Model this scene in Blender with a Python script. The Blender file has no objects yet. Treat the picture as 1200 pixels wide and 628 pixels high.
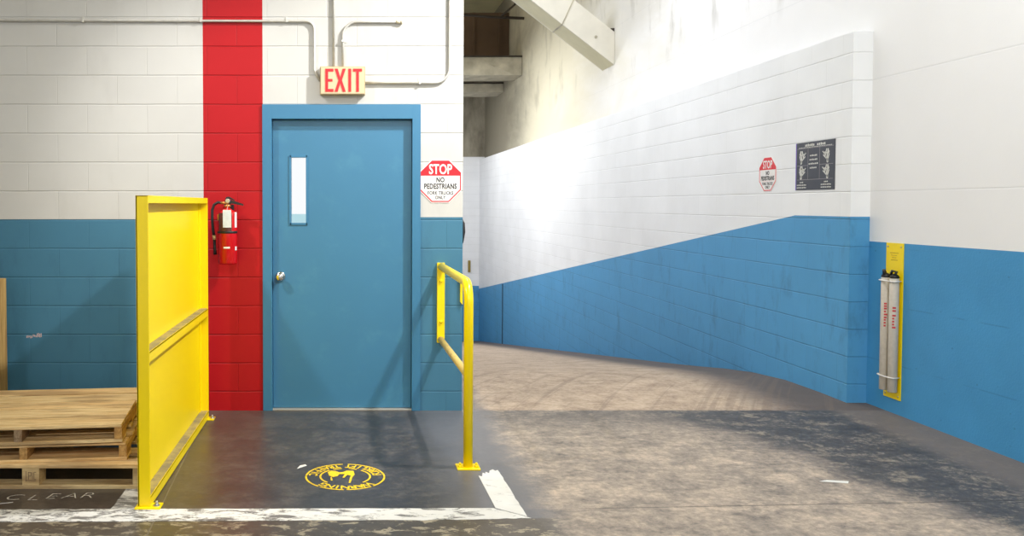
import bpy, bmesh, math, random
from mathutils import Vector, Matrix
random.seed(7)
C = bpy.context.scene.collection
PI = math.pi
WY = 5.73      # front wall face
XR = 3.715     # right wall face
XW = 3.575     # face of the thick block wall beside the ramp
RY = 5.955     # where the thick wall starts
XE = 0.785     # free end of the front wall
YB = 22.8      # back wall of the ramp hall

# ------------------------------------------------------------------ materials
def s2l(c):
    return tuple(((v/255)/12.92 if v/255 <= .04045 else ((v/255+.055)/1.055)**2.4) for v in c) + (1,)

class NT:
    def __init__(self, name, rough=.5, metal=0, spec=.5):
        self.m = bpy.data.materials.new(name); self.m.use_nodes = True
        self.t = self.m.node_tree; self.b = self.t.nodes['Principled BSDF']
        self.b.inputs['Roughness'].default_value = rough
        self.b.inputs['Metallic'].default_value = metal
        self.b.inputs['Specular IOR Level'].default_value = spec
    def n(self, kind, **kw):
        n = self.t.nodes.new('ShaderNode'+kind)
        for k, v in kw.items(): setattr(n, k, v)
        return n
    def link(self, a, b): self.t.links.new(a, b)
    def put(self, sock, v):
        if hasattr(v, 'is_output'): self.link(v, sock)
        else: sock.default_value = v
    def pos(self): return self.n('NewGeometry').outputs['Position']
    def objc(self): return self.n('TexCoord').outputs['Object']
    def sep(self, v):
        s = self.n('SeparateXYZ'); self.link(v, s.inputs[0]); return s.outputs
    def comb(self, x, y, z=0.0):
        s = self.n('CombineXYZ')
        for i, v in enumerate((x, y, z)): self.put(s.inputs[i], v)
        return s.outputs[0]
    def math(self, op, a, b=0.0, c=0.0, clamp=False):
        m = self.n('Math', operation=op, use_clamp=clamp)
        for i, v in enumerate((a, b, c)): self.put(m.inputs[i], v)
        return m.outputs[0]
    def vscale(self, v, s):
        m = self.n('VectorMath', operation='MULTIPLY'); self.link(v, m.inputs[0]); m.inputs[1].default_value = s
        return m.outputs[0]
    def noise(self, v, scale, detail=4, rough=.55, dist=0.0):
        n = self.n('TexNoise'); self.link(v, n.inputs['Vector'])
        n.inputs['Scale'].default_value = scale; n.inputs['Detail'].default_value = detail
        n.inputs['Roughness'].default_value = rough; n.inputs['Distortion'].default_value = dist
        return n.outputs['Fac']
    def band(self, v, a, b):   # 0 below a, 1 above b (a<b) smooth
        m = self.n('MapRange', interpolation_type='SMOOTHSTEP'); self.put(m.inputs[0], v)
        m.inputs[1].default_value = a; m.inputs[2].default_value = b
        return m.outputs[0]
    def ramp(self, v, stops, interp='LINEAR'):
        r = self.n('ValToRGB'); self.link(v, r.inputs[0]); cr = r.color_ramp; cr.interpolation = interp
        while len(cr.elements) < len(stops): cr.elements.new(.5)
        for e, (p, c) in zip(cr.elements, stops):
            e.position = p; e.color = c if len(c) == 4 else tuple(c)+(1,)
        return r.outputs[0]
    def mix(self, f, a, b, mode='MIX'):
        m = self.n('Mix', data_type='RGBA', blend_type=mode)
        self.put(m.inputs[0], f); self.put(m.inputs[6], a); self.put(m.inputs[7], b)
        return m.outputs[2]
    def col(self, v): self.put(self.b.inputs['Base Color'], v); return self
    def bump(self, h, strength=.5, dist=.01):
        bp = self.n('Bump'); bp.inputs['Strength'].default_value = strength
        bp.inputs['Distance'].default_value = dist; self.put(bp.inputs['Height'], h)
        self.link(bp.outputs[0], self.b.inputs['Normal'])

def plain(name, rgb, rough=.5, metal=0, spec=.5, var=.06, scale=25, bump=0):
    t = NT(name, rough, metal, spec); c = s2l(rgb)
    if var:
        f = t.noise(t.objc(), scale, 5)
        t.col(t.ramp(f, [(.3, [v*(1-var) for v in c[:3]]), (.7, [min(1, v*(1+var)) for v in c[:3]])]))
        if bump: t.bump(f, bump, .004)
    else: t.col(c)
    return t.m

def block_paint(name, rgb, side=False, dirt=.0, rough=.55, joint=.86, vjoint=True, smudge=None, bstr=.4):
    """painted concrete block: joints every course, paint over everything"""
    t = NT(name, rough, 0, .3); p = t.pos(); x, y, z = t.sep(p)
    u = t.math('ADD', y if side else x, 2.1 if side else 1.9825)
    v = t.math('ADD', z, .061 if not side else .061+.197*40)
    vec = t.comb(u, v)
    wob = t.noise(p, 2.5, 2)
    vec2 = t.n('VectorMath', operation='MULTIPLY_ADD'); t.link(t.comb(wob, wob), vec2.inputs[0])
    vec2.inputs[1].default_value = (.004, .006, 0); t.link(vec, vec2.inputs[2])
    br = t.n('TexBrick', offset=.5, offset_frequency=2, squash=1, squash_frequency=2)
    t.link(vec2.outputs[0], br.inputs['Vector'])
    br.inputs['Scale'].default_value = 1; br.inputs['Mortar Size'].default_value = .0035
    br.inputs['Mortar Smooth'].default_value = .6; br.inputs['Brick Width'].default_value = .409
    br.inputs['Row Height'].default_value = .197
    br.inputs['Color1'].default_value = (1, 1, 1, 1); br.inputs['Color2'].default_value = (.96, .96, .96, 1)
    br.inputs['Mortar'].default_value = (.96, .96, .96, 1)
    fac = br.outputs['Fac']
    # the courses alone (bed joints read stronger than head joints)
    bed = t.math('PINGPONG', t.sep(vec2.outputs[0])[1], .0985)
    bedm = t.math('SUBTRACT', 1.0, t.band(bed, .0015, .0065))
    patch = t.band(t.noise(p, 3.1, 3), .36, .58)
    c = s2l(rgb)
    big = t.noise(p, 1.3, 4)
    base = t.ramp(big, [(.3, [q*(1-.05) for q in c[:3]]), (.7, [min(1, q*1.04) for q in c[:3]])])
    base = t.mix(.7, base, br.outputs['Color'], 'MULTIPLY')
    jd = t.mix(1.0, base, (joint,)*3+(1,), 'MULTIPLY')  # joint colour darkened: dirt, plus groove shade painted in
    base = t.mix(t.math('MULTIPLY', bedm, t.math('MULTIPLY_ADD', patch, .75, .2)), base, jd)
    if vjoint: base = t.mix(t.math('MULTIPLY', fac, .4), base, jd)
    if dirt:
        d = t.band(t.noise(t.vscale(p, (1, 1, .35)), 2.2, 6, .65), .5, .8)
        base = t.mix(t.math('MULTIPLY', d, dirt), base, s2l((120, 112, 98)))
    if smudge: base = smudge(t, p, base)
    t.col(base)
    pores = t.noise(p, 160, 3, .7)
    h = t.math('MULTIPLY_ADD', pores, .12, t.math('MULTIPLY', fac if vjoint else 0.0, -.6))
    h = t.math('MULTIPLY_ADD', bedm, -.9, h)
    h = t.math('MULTIPLY_ADD', t.noise(p, 9, 3), .25, h)
    t.bump(h, bstr, .006)
    return t.m

WHITE = (236, 235, 230); BLUE = (66, 131, 168)
def scuffs(t, p, base):
    x, y, z = t.sep(p)
    n = t.noise(t.vscale(p, (2, 2, .8)), 3, 6, .7)
    low = t.math('MULTIPLY', t.band(n, .5, .75), .35)
    return t.mix(low, base, s2l((54, 92, 118)))
M = {}
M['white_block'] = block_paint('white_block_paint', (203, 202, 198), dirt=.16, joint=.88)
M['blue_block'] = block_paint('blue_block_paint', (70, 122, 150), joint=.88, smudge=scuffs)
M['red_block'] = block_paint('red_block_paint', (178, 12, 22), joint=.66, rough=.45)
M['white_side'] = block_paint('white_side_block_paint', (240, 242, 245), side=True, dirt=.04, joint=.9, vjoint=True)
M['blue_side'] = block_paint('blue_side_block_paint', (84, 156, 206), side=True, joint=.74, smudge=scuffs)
# smooth plastered right wall
def smooth_wall(name, rgb, side_dirt):
    t = NT(name, .55, 0, .3); p = t.pos(); x, y, z = t.sep(p)
    n = t.noise(p, 1.6, 5); c = s2l(rgb)
    base = t.ramp(n, [(.3, [q*.97 for q in c[:3]]), (.7, c[:3])])
    # real joints of the sheeting, a thin line each
    j = t.math('PINGPONG', t.math('ADD', z, .061+.197*40), .394)
    jm = t.math('SUBTRACT', 1.0, t.band(j, .002, .006))
    base = t.mix(t.math('MULTIPLY', jm, .25), base, t.mix(1.0, base, (.72, .74, .76, 1), 'MULTIPLY'))
    if side_dirt:   # old grime, heavier towards the far end of the hall, with its own blotchy outline
        blot = t.noise(t.vscale(p, (1, .35, .9)), 1.3, 6, .62, .4)
        f = t.band(t.math('MULTIPLY_ADD', blot, 7.0, y), 12.2, 18.5)
        f2 = t.band(t.math('MULTIPLY_ADD', blot, 6.0, y), 18.8, 23.5)
        base = t.mix(t.math('MULTIPLY', f, .8), base, s2l((205, 197, 166)))
        base = t.mix(t.math('MULTIPLY', f2, .85), base, s2l((112, 106, 92)))
        s = t.math('MULTIPLY', t.band(t.noise(t.vscale(p, (1, 1.2, .5)), 2.6, 5, .6), .52, .72), t.band(z, 2.9, 3.5))
        base = t.mix(t.math('MULTIPLY', s, .4), base, s2l((120, 115, 98)))
        near = t.math('MULTIPLY', t.math('SUBTRACT', 1.0, t.band(t.math('MULTIPLY_ADD', blot, 2.2, y), 11.3, 12.9)), t.math('MULTIPLY', t.band(t.math('MULTIPLY_ADD', blot, 2.2, y), 10.3, 12.2), t.band(z, 3.1, 3.9)))
        base = t.mix(t.math('MULTIPLY', near, .45), base, s2l((130, 124, 106)))
    t.col(base)
    t.bump(t.math('MULTIPLY_ADD', t.noise(p, 90, 3), .2, t.math('MULTIPLY', jm, -.5)), .4, .004)
    return t.m
M['white_smooth'] = smooth_wall('white_wall_paint', (242, 242, 244), True)
t_ = NT('blue_wall_paint', .5, 0, .3); p_ = t_.pos()
cb = s2l((72, 150, 204))[:3]
b_ = t_.ramp(t_.noise(p_, 2.2, 6, .6), [(.3, [q*.92 for q in cb]), (.7, [q*1.05 for q in cb])])
j_ = t_.math('PINGPONG', t_.math('ADD', t_.sep(p_)[2], .061+.197*40), .197)
jm_ = t_.math('MULTIPLY', t_.math('SUBTRACT', 1.0, t_.band(j_, .001, .006)), t_.band(t_.noise(p_, 4, 3), .45, .6))
sp_ = t_.band(t_.noise(p_, 38, 2), .72, .76)
b_ = t_.mix(t_.math('MULTIPLY', sp_, .5), b_, s2l((40, 96, 140)))
t_.col(t_.mix(t_.math('MULTIPLY', jm_, .35), b_, s2l((46, 104, 150))))
t_.bump(t_.noise(p_, 70, 3), .3, .004); M['blue_smooth'] = t_.m
M['grimy'] = NT('grimy_wall').m
t_ = NT('grimy_plaster', .8, 0, .2); p_ = t_.pos()
t_.col(t_.ramp(t_.noise(t_.vscale(p_, (1, 1, .4)), 1.6, 7, .65), [(.25, s2l((92, 86, 74))), (.6, s2l((168, 162, 145)))]))
M['grimy'] = t_.m

def paint_metal(name, rgb, rough=.35, wear=.0, wearc=(90, 80, 60), scale=6, thr=(.6, .72), strength=1.0):
    t = NT(name, rough, 0, .5); p = t.objc(); c = s2l(rgb)
    base = t.ramp(t.noise(p, 3, 4), [(.3, [q*.96 for q in c[:3]]), (.7, c[:3])])
    if wear:
        f = t.math('MULTIPLY', t.band(t.noise(p, scale, 7, .7), *thr), wear)
        base = t.mix(f, base, s2l(wearc))
    t.col(base); t.bump(t.noise(p, 60, 2), .12, .002)
    return t.m
M['yellow'] = paint_metal('yellow_gloss_paint', (255, 224, 2), .32)
M['yellow2'] = paint_metal('yellow_rail_paint', (255, 226, 2), .3, .2, (170, 120, 30), 12, (.66, .74))
M['dusty_yellow'] = paint_metal('worn_dusty_yellow', (176, 158, 96), .7, .9, (120, 112, 92), 9, (.35, .65))
M['tan_rail'] = paint_metal('worn_tan_rail', (206, 180, 104), .55, .5, (120, 86, 52), 14, (.5, .7))
M['door_blue'] = paint_metal('blue_door_paint', (62, 121, 156), .38, .3, (84, 146, 170), 5, (.5, .75))
M['frame_blue'] = paint_metal('blue_frame_paint', (60, 121, 158), .35)
M['chrome'] = plain('brushed_chrome', (215, 212, 205), .16, 1, var=0)
M['galv'] = plain('galvanised_conduit', (205, 203, 196), .38, .45, var=.08)
M['steel'] = plain('zinc_bolt_steel', (190, 190, 188), .35, .9, var=.05)
M['black'] = plain('black_rubber', (26, 26, 28), .5, var=.1)
M['red_gloss'] = plain('extinguisher_red', (196, 14, 22), .22, var=.04)
M['tag_white'] = plain('paper_tag', (206, 214, 218), .6, var=.08, scale=60)
M['label_dark'] = plain('extinguisher_label', (92, 48, 44), .45, var=.3, scale=70)
M['brass'] = plain('brass', (214, 150, 92), .3, .8, var=.05)
M['sign_white'] = plain('sign_white', (238, 236, 234), .4, var=.03)
M['sign_red'] = plain('sign_red', (222, 28, 44), .4, var=.03)
M['sign_black'] = plain('sign_ink_black', (28, 26, 30), .5, var=0)
M['sign_grey'] = plain('sign_ink_faded', (150, 144, 150), .5, var=0)
M['exit_cream'] = plain('exit_sign_cream', (208, 188, 152), .45, var=.05, scale=12)
M['exit_edge'] = plain('exit_sign_body', (178, 158, 122), .5, var=.05)
M['exit_red'] = plain('exit_letter_red', (236, 18, 32), .4, var=0)
M['board_dark'] = plain('notice_board_charcoal', (56, 60, 72), .45, var=.06)
M['board_print'] = plain('notice_board_print', (222, 222, 216), .5, var=0)
M['board_purple'] = plain('notice_board_purple_edge', (120, 98, 190), .5, var=0)
M['tube_grey'] = plain('tube_grey', (196, 188, 176), .5, var=.08, scale=30)
M['tube_red'] = plain('tube_print_red', (196, 60, 66), .5, var=0)
M['beam_white'] = plain('beam_white_paint', (226, 222, 210), .6, var=.07, scale=3)
M['beam_cream'] = plain('beam_cream_paint', (206, 200, 168), .6, var=.07, scale=3)
M['beam_grey'] = plain('grimy_beam', (176, 170, 152), .8, var=.3, scale=3)
M['brown'] = plain('dark_brown_panel', (92, 72, 54), .8, var=.15, scale=2)
M['insul'] = plain('cream_ceiling_lining', (214, 204, 158), .8, var=.08, scale=2)
M['ochre'] = plain('ochre_fitting', (150, 130, 60), .5, var=.1)
M['stencil'] = NT('yellow_stencil_paint', .5).m
t_ = NT('yellow_floor_stencil', .45, 0, .4); p_ = t_.pos()
t_.col(t_.mix(t_.band(t_.noise(p_, 55, 4, .7), .55, .68), s2l((246, 208, 28)), s2l((196, 142, 52)))); M['stencil'] = t_.m
t_ = NT('chalk_marks', .8, 0, .2); p_ = t_.pos()
t_.col(t_.mix(t_.band(t_.noise(p_, 60, 4, .7), .5, .7), s2l((190, 184, 172)), s2l((88, 84, 80)))); M['chalk'] = t_.m
def line_paint(name, wear, thr):
    t = NT(name, .5, 0, .4); p = t.pos()
    n = t.noise(t.vscale(p, (.5, 1.3, 1)), 16, 9, .75, .6)
    lft = t.math('MULTIPLY', t.math('SUBTRACT', 1.0, t.band(t.sep(p)[0], -1.6, .5)), .045)
    w = t.band(t.math('ADD', n, lft), *thr)
    base = t.mix(t.noise(p, 7, 4), s2l((238, 238, 236)), s2l((214, 212, 206)))
    t.col(t.mix(t.math('MULTIPLY', w, wear), base, s2l((84, 80, 78))))
    return t.m
M['line'] = line_paint('white_line_paint', .85, (.52, .6))
M['line_clean'] = line_paint('white_line_fresh', .5, (.56, .66))
M['line_worn'] = line_paint('white_line_worn', .85, (.44, .58))

def wood(name, a, b, axis=0):
    t = NT(name, .7, 0, .25); p = t.objc()
    rnd = t.n('ObjectInfo').outputs['Random']
    off = t.n('VectorMath', operation='ADD'); t.link(p, off.inputs[0])
    t.link(t.comb(t.math('MULTIPLY', rnd, 7), t.math('MULTIPLY', rnd, 13), rnd), off.inputs[1])
    sc = (2.5, 38, 38) if axis == 0 else (38, 2.5, 38)
    if axis == 2: sc = (38, 38, 2.5)
    g = t.noise(t.vscale(off.outputs[0], sc), 1.3, 8, .72, .5)
    big = t.noise(t.vscale(off.outputs[0], [s*.12+.6 for s in sc]), 1.6, 4, .6)
    base = t.mix(t.band(g, .32, .68), s2l(a), s2l(b))
    base = t.mix(t.math('MULTIPLY', t.band(big, .47, .6), .5), base, s2l((132, 98, 66)))
    st = t.band(t.noise(t.vscale(off.outputs[0], [s*.25+1 for s in sc]), 1.2, 5, .7), .62, .7)
    base = t.mix(t.math('MULTIPLY', st, .75), base, s2l((92, 74, 60)))
    fine = t.noise(t.vscale(off.outputs[0], [s*2.2 for s in sc]), 1.5, 6, .7)
    base = t.mix(t.math('MULTIPLY', t.band(fine, .52, .66), .35), base, s2l((120, 88, 58)))
    tint = t.ramp(rnd, [(0, (.80, .74, .66)), (.35, (1, .93, .84)), (.65, (.9, .88, .84)), (1, (1, 1, 1))])
    t.col(t.mix(1.0, base, tint, 'MULTIPLY'))
    t.bump(g, .4, .003)
    return t.m
M['wood_x'] = wood('pallet_board_wood', (250, 226, 176), (216, 180, 124))
M['wood_y'] = wood('pallet_stringer_wood', (214, 178, 118), (172, 132, 82), 1)
M['wood_old'] = wood('weathered_stringer_wood', (176, 158, 132), (120, 100, 80), 1)
M['wood_pale'] = wood('pale_block_wood', (228, 208, 164), (208, 182, 134))
M['wood_z'] = wood('upright_board_wood', (212, 184, 126), (176, 146, 92), 2)

# ---- floor: one concrete material, its sealer, tyre rubber and wear laid out where they lie
def floor_mat():
    t = NT('worn_concrete_floor', .4, 0, .5); p = t.pos(); x, y, z = t.sep(p)
    n1 = t.noise(p, 1.1, 5, .6); n2 = t.noise(p, 4.5, 12, .78); n3 = t.noise(p, 45, 4, .7)
    str1 = t.noise(t.vscale(p, (1.6, 2.6, 1)), 2.6, 12, .76, .5)
    nf = t.noise(p, 26, 8, .75, .3)
    mot = t.math('MULTIPLY_ADD', n2, .4, t.math('MULTIPLY_ADD', str1, .3, t.math('MULTIPLY', nf, .3)))
    path = t.ramp(mot, [(.40, s2l((98, 92, 88))), (.5, s2l((158, 145, 133))), (.60, s2l((208, 188, 168)))])
    dark = t.ramp(mot, [(.40, s2l((46, 45, 47))), (.5, s2l((66, 63, 64))), (.60, s2l((104, 99, 94)))])
    slate = t.ramp(mot, [(.42, s2l((56, 56, 60))), (.51, s2l((78, 77, 80))), (.59, s2l((146, 136, 122)))])
    ramp_tan = t.ramp(mot, [(.40, s2l((142, 122, 106))), (.5, s2l((184, 163, 143))), (.60, s2l((210, 191, 170)))])
    xn = t.math('MULTIPLY_ADD', n1, 1.0, x); xn = t.math('ADD', xn, -.5)
    xf = t.math('MULTIPLY_ADD', n2, .5, t.math('ADD', xn, -.25))
    # tyre path -> slate on the right; the slate widens away from the camera
    slant = t.math('MULTIPLY_ADD', y, .42, xf)
    col = t.mix(t.band(slant, 4.35, 4.65), path, slate)
    # bluish rubber stain just before the ramp
    stain = t.math('MULTIPLY', t.band(t.math('MULTIPLY_ADD', n2, .9, y), 5.45, 6.15), .6)
    col = t.mix(stain, col, slate)
    # grimy margin along the right wall
    marg = t.band(t.math('MULTIPLY_ADD', n2, .06, x), 3.28, 3.5)
    col = t.mix(t.math('MULTIPLY', marg, .8), col, s2l((118, 108, 102)))
    # ramp surface
    rr = t.mix(t.band(t.math('MULTIPLY_ADD', n2, .5, x), 2.95, 3.5), ramp_tan, s2l((96, 88, 86)))
    bend = t.math('MULTIPLY_ADD', t.math('MULTIPLY', y, y), -.045, t.math('MULTIPLY', x, 1.0))
    lanes = t.band(t.noise(t.comb(t.math('MULTIPLY', bend, 9.0), t.math('MULTIPLY', y, .25)), 1, 5, .65, .3), .54, .64)
    rr = t.mix(t.math('MULTIPLY', lanes, .35), rr, s2l((122, 106, 94)))
    isr = t.band(t.math('MULTIPLY_ADD', n3, .03, y), 5.725, 5.775)
    col = t.mix(isr, col, rr)
    # dark sealed floor on the pedestrian side
    sealed = t.math('SUBTRACT', 1.0, t.band(t.math('MULTIPLY_ADD', n2, .3, x), .96, 1.2))
    warm = t.mix(t.band(x, -1.0, .4), t.mix(.5, dark, s2l((88, 78, 66))), dark)
    grey = t.mix(t.band(t.math('MULTIPLY_ADD', n1, .5, x), .55, .95), warm, s2l((104, 104, 110)))
    col = t.mix(sealed, col, grey)
    # chipped coating in front of the line
    front = t.math('SUBTRACT', 1.0, t.band(t.math('MULTIPLY_ADD', n3, .02, y), 3.745, 3.765))
    chips = t.band(t.noise(t.vscale(p, (1, 1.8, 1)), 9, 7, .72, .5), .53, .58)
    frontc = t.mix(t.math('MULTIPLY', chips, t.math('MULTIPLY_ADD', t.band(x, -.8, .3), .3, .6)), t.mix(.5, dark, s2l((96, 84, 66))), s2l((176, 164, 140)))
    col = t.mix(t.math('MULTIPLY', front, sealed), col, frontc)
    # scratches and flecks
    fl = t.math('MULTIPLY', t.band(t.noise(t.vscale(p, (9, 3, 1)), 3.2, 5, .72, 1.2), .7, .74), .5)
    col = t.mix(fl, col, s2l((190, 184, 174)))
    pit = t.math('MULTIPLY', t.band(n3, .62, .7), .28)
    col = t.mix(pit, col, s2l((48, 44, 42)))
    # control joints
    jx = t.math('MULTIPLY_ADD', y, .0475, t.math('ADD', x, .696+.0))
    jl = t.math('SUBTRACT', 1.0, t.band(t.math('ABSOLUTE', jx), .0015, .005))
    jl = t.math('MULTIPLY', jl, t.math('SUBTRACT', 1.0, isr))
    col = t.mix(t.math('MULTIPLY', jl, .75), col, s2l((112, 106, 100)))
    jy = t.math('MULTIPLY_ADD', x, -.05, t.math('ADD', y, -3.81))
    ja = t.math('SUBTRACT', 1.0, t.band(t.math('ABSOLUTE', jy), .0015, .006))
    ja = t.math('MULTIPLY', ja, t.band(x, .9, 1.3))
    col = t.mix(t.math('MULTIPLY', ja, .7), col, s2l((52, 48, 46)))
    t.col(col)
    rg = t.math('MULTIPLY_ADD', n2, .3, t.math('MULTIPLY_ADD', sealed, -.24, .44))
    rg = t.math('MULTIPLY_ADD', isr, .2, rg)
    t.put(t.b.inputs['Roughness'], rg)
    h = t.math('MULTIPLY_ADD', n3, .3, t.math('MULTIPLY', n2, .5)); h = t.math('MULTIPLY_ADD', jl, -.6, h); h = t.math('MULTIPLY_ADD', ja, -.6, h)
    t.bump(h, .22, .008)
    return t.m
M['floor'] = floor_mat()

# ------------------------------------------------------------------ mesh helpers
class MB:
    def __init__(self): self.bm = bmesh.new(); self.mi = 0
    def box(self, x0, x1, y0, y1, z0, z1, bev=0, mat=None):
        r = bmesh.ops.create_cube(self.bm, size=1)
        vs = r['verts']
        for v in vs:
            v.co = Vector(((x0+x1)/2+v.co.x*(x1-x0), (y0+y1)/2+v.co.y*(y1-y0), (z0+z1)/2+v.co.z*(z1-z0)))
            if mat: v.co = mat @ v.co
        fs = {f for v in vs for f in v.link_faces}
        for f in fs: f.material_index = self.mi
        if bev:
            es = list({e for v in vs for e in v.link_edges})
            bmesh.ops.bevel(self.bm, geom=es, offset=bev, segments=2, affect='EDGES', profile=.6)
        return self
    def quad(self, pts, mi=0):
        f = self.bm.faces.new([self.bm.verts.new(p) for p in pts]); f.material_index = mi
        return self
    def lathe(self, prof, c=(0, 0, 0), axis='z', seg=28, cap=True):
        """prof: (radius, height) along the axis"""
        rings = []
        for r, h in prof:
            ring = []
            for i in range(seg):
                a = 2*PI*i/seg; q = (r*math.cos(a), r*math.sin(a), h)
                if axis == 'y': q = (q[0], q[2], q[1])
                if axis == 'x': q = (q[2], q[0], q[1])
                ring.append(self.bm.verts.new((c[0]+q[0], c[1]+q[1], c[2]+q[2])))
            rings.append(ring)
        for a, b in zip(rings, rings[1:]):
            for i in range(seg):
                f = self.bm.faces.new((a[i], a[(i+1) % seg], b[(i+1) % seg], b[i])); f.smooth = True; f.material_index = self.mi
        if cap:
            for r in (rings[0], rings[-1]):
                f = self.bm.faces.new(r); f.material_index = self.mi
        return self
    def tube(self, pts, r, seg=14, corner=0, csteps=7, flat=None):
        pts = [Vector(p) for p in pts]
        if corner:
            out = [pts[0]]
            for i in range(1, len(pts)-1):
                a, b, c = pts[i-1], pts[i], pts[i+1]
                d1 = (a-b).normalized(); d2 = (c-b).normalized()
                ang = d1.angle(d2); k = min(corner/math.tan(ang/2), (a-b).length*.49, (c-b).length*.49)
                p1 = b+d1*k; p2 = b+d2*k; R = k*math.tan(ang/2)
                cen = b+(d1+d2).normalized()*(R/math.sin(ang/2))
                v1 = p1-cen; v2 = p2-cen; th = v1.angle(v2)
                for s in range(csteps+1):
                    f = s/csteps
                    out.append(cen+(v1*math.sin((1-f)*th)+v2*math.sin(f*th))/math.sin(th))
            out.append(pts[-1]); pts = out
        up = None; rings = []
        for i, p in enumerate(pts):
            d = (pts[min(i+1, len(pts)-1)]-pts[max(i-1, 0)]).normalized()
            if up is None: up = d.orthogonal().normalized()
            up = (up-d*up.dot(d)).normalized(); sd = d.cross(up)
            rr = r[i] if isinstance(r, (list, tuple)) else r
            rings.append([self.bm.verts.new(p+up*math.cos(2*PI*k/seg)*rr+sd*math.sin(2*PI*k/seg)*rr) for k in range(seg)])
        for a, b in zip(rings, rings[1:]):
            for i in range(seg):
                f = self.bm.faces.new((a[i], a[(i+1) % seg], b[(i+1) % seg], b[i])); f.smooth = True; f.material_index = self.mi
        for rg in (rings[0], rings[-1]): self.bm.faces.new(rg).material_index = self.mi
        return self
    def prism(self, poly, fn, d0, d1, mi=None):
        """poly of 2D points, fn(u, v, d) -> 3D, extruded from d0 to d1"""
        A = [self.bm.verts.new(fn(u, v, d0)) for u, v in poly]
        B = [self.bm.verts.new(fn(u, v, d1)) for u, v in poly]
        fs = [self.bm.faces.new(A), self.bm.faces.new(B)]
        n = len(poly)
        for i in range(n): fs.append(self.bm.faces.new((A[i], A[(i+1) % n], B[(i+1) % n], B[i])))
        for f in fs: f.material_index = self.mi if mi is None else mi
        return self
    def ring(self, outer, inner, fn, d0, d1):
        n = len(outer)
        L = [[self.bm.verts.new(fn(u, v, d)) for u, v in pl] for pl in (outer, inner) for d in (d0, d1)]
        o0, o1, i0, i1 = L
        for i in range(n):
            j = (i+1) % n
            for q in ((o1[i], o1[j], i1[j], i1[i]), (o0[i], o0[j], i0[j], i0[i]), (o0[i], o0[j], o1[j], o1[i]), (i0[i], i0[j], i1[j], i1[i])):
                self.bm.faces.new(q)
        return self
    def text(self, s, fn, size, w=1.0, d0=0, d1=.001, bold=.0, center=True, spacing=1.0):
        """text laid with fn(u,v,d); w = horizontal squeeze, size = cap height"""
        cu = bpy.data.curves.new('lettering', 'FONT'); cu.body = s; cu.size = 1; cu.offset = bold
        cu.resolution_u = 3; cu.space_character = spacing; cu.align_x = 'CENTER' if center else 'LEFT'; cu.extrude = .5
        o = bpy.data.objects.new('lettering', cu); C.objects.link(o)
        dg = bpy.context.evaluated_depsgraph_get(); dg.update()
        me = bpy.data.meshes.new_from_object(o.evaluated_get(dg))
        k = size/.70
        tmp = bmesh.new(); tmp.from_mesh(me)
        for v in tmp.verts:
            d = d0 if v.co.z < 0 else d1
            v.co = Vector(fn(v.co.x*k*w, v.co.y*k, d))
        me2 = bpy.data.meshes.new('tmp'); tmp.to_mesh(me2); tmp.free()
        n0 = len(self.bm.faces); self.bm.from_mesh(me2); self.bm.faces.ensure_lookup_table()
        for f in self.bm.faces[n0:]: f.material_index = self.mi
        bpy.data.objects.remove(o); bpy.data.curves.remove(cu)
        return self

def root_loc(o):
    v = Vector((0, 0, 0))
    while o is not None: v += o.location; o = o.parent
    return v
def obj(name, mb, mats, parent=None, sharp=True):
    me = bpy.data.meshes.new(name); bm = mb.bm
    bmesh.ops.recalc_face_normals(bm, faces=bm.faces)
    if parent is not None: off = root_loc(parent)
    else:
        xs = [v.co.x for v in bm.verts]; ys = [v.co.y for v in bm.verts]; zs = [v.co.z for v in bm.verts]
        off = Vector(((min(xs)+max(xs))/2, (min(ys)+max(ys))/2, min(zs)))
    for v in bm.verts: v.co -= off
    bm.to_mesh(me); bm.free()
    for m in (mats if isinstance(mats, (list, tuple)) else [mats]): me.materials.append(m)
    o = bpy.data.objects.new(name, me); C.objects.link(o)
    if parent is not None: o.parent = parent
    else: o.location = off
    return o
def tag(o, label, cat, group=None):
    o['label'] = label; o['category'] = cat
    if group: o['group'] = group
    return o
def thing(name, loc, label, cat, group=None):
    o = bpy.data.objects.new(name, None); o.empty_display_size = .1; C.objects.link(o); o.location = loc
    return tag(o, label, cat, group)
def struct(name, mb, mats, parent=None):
    o = obj(name, mb, mats, parent)
    if parent is None: o['kind'] = 'structure'
    return o
def dup(root):
    r = root.copy(); C.objects.link(r)
    for ch in list(root.children):
        c = ch.copy(); C.objects.link(c); c.parent = r
        for g in list(ch.children):
            d = g.copy(); C.objects.link(d); d.parent = c
    return r
def front(y):  return lambda u, v, d: (u, y-d, v)        # faces the camera (towards -Y)
def rightw(x): return lambda u, v, d: (x-d, -u, v)       # on a wall whose face looks to -X; u grows towards the camera

# ------------------------------------------------------------------ the setting
def ramp_z(y):
    pts = [(6.3, 0), (6.8, -.012), (7.35, -.06), (7.9, -.135), (8.45, -.222), (9.0, -.305)]
    if y <= pts[0][0]: return 0
    if y >= 9.0: return -.305-.1455*(y-9.0)
    for (a, za), (b, zb) in zip(pts, pts[1:]):
        if a <= y <= b: return za+(zb-za)*(y-a)/(b-a)
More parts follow.
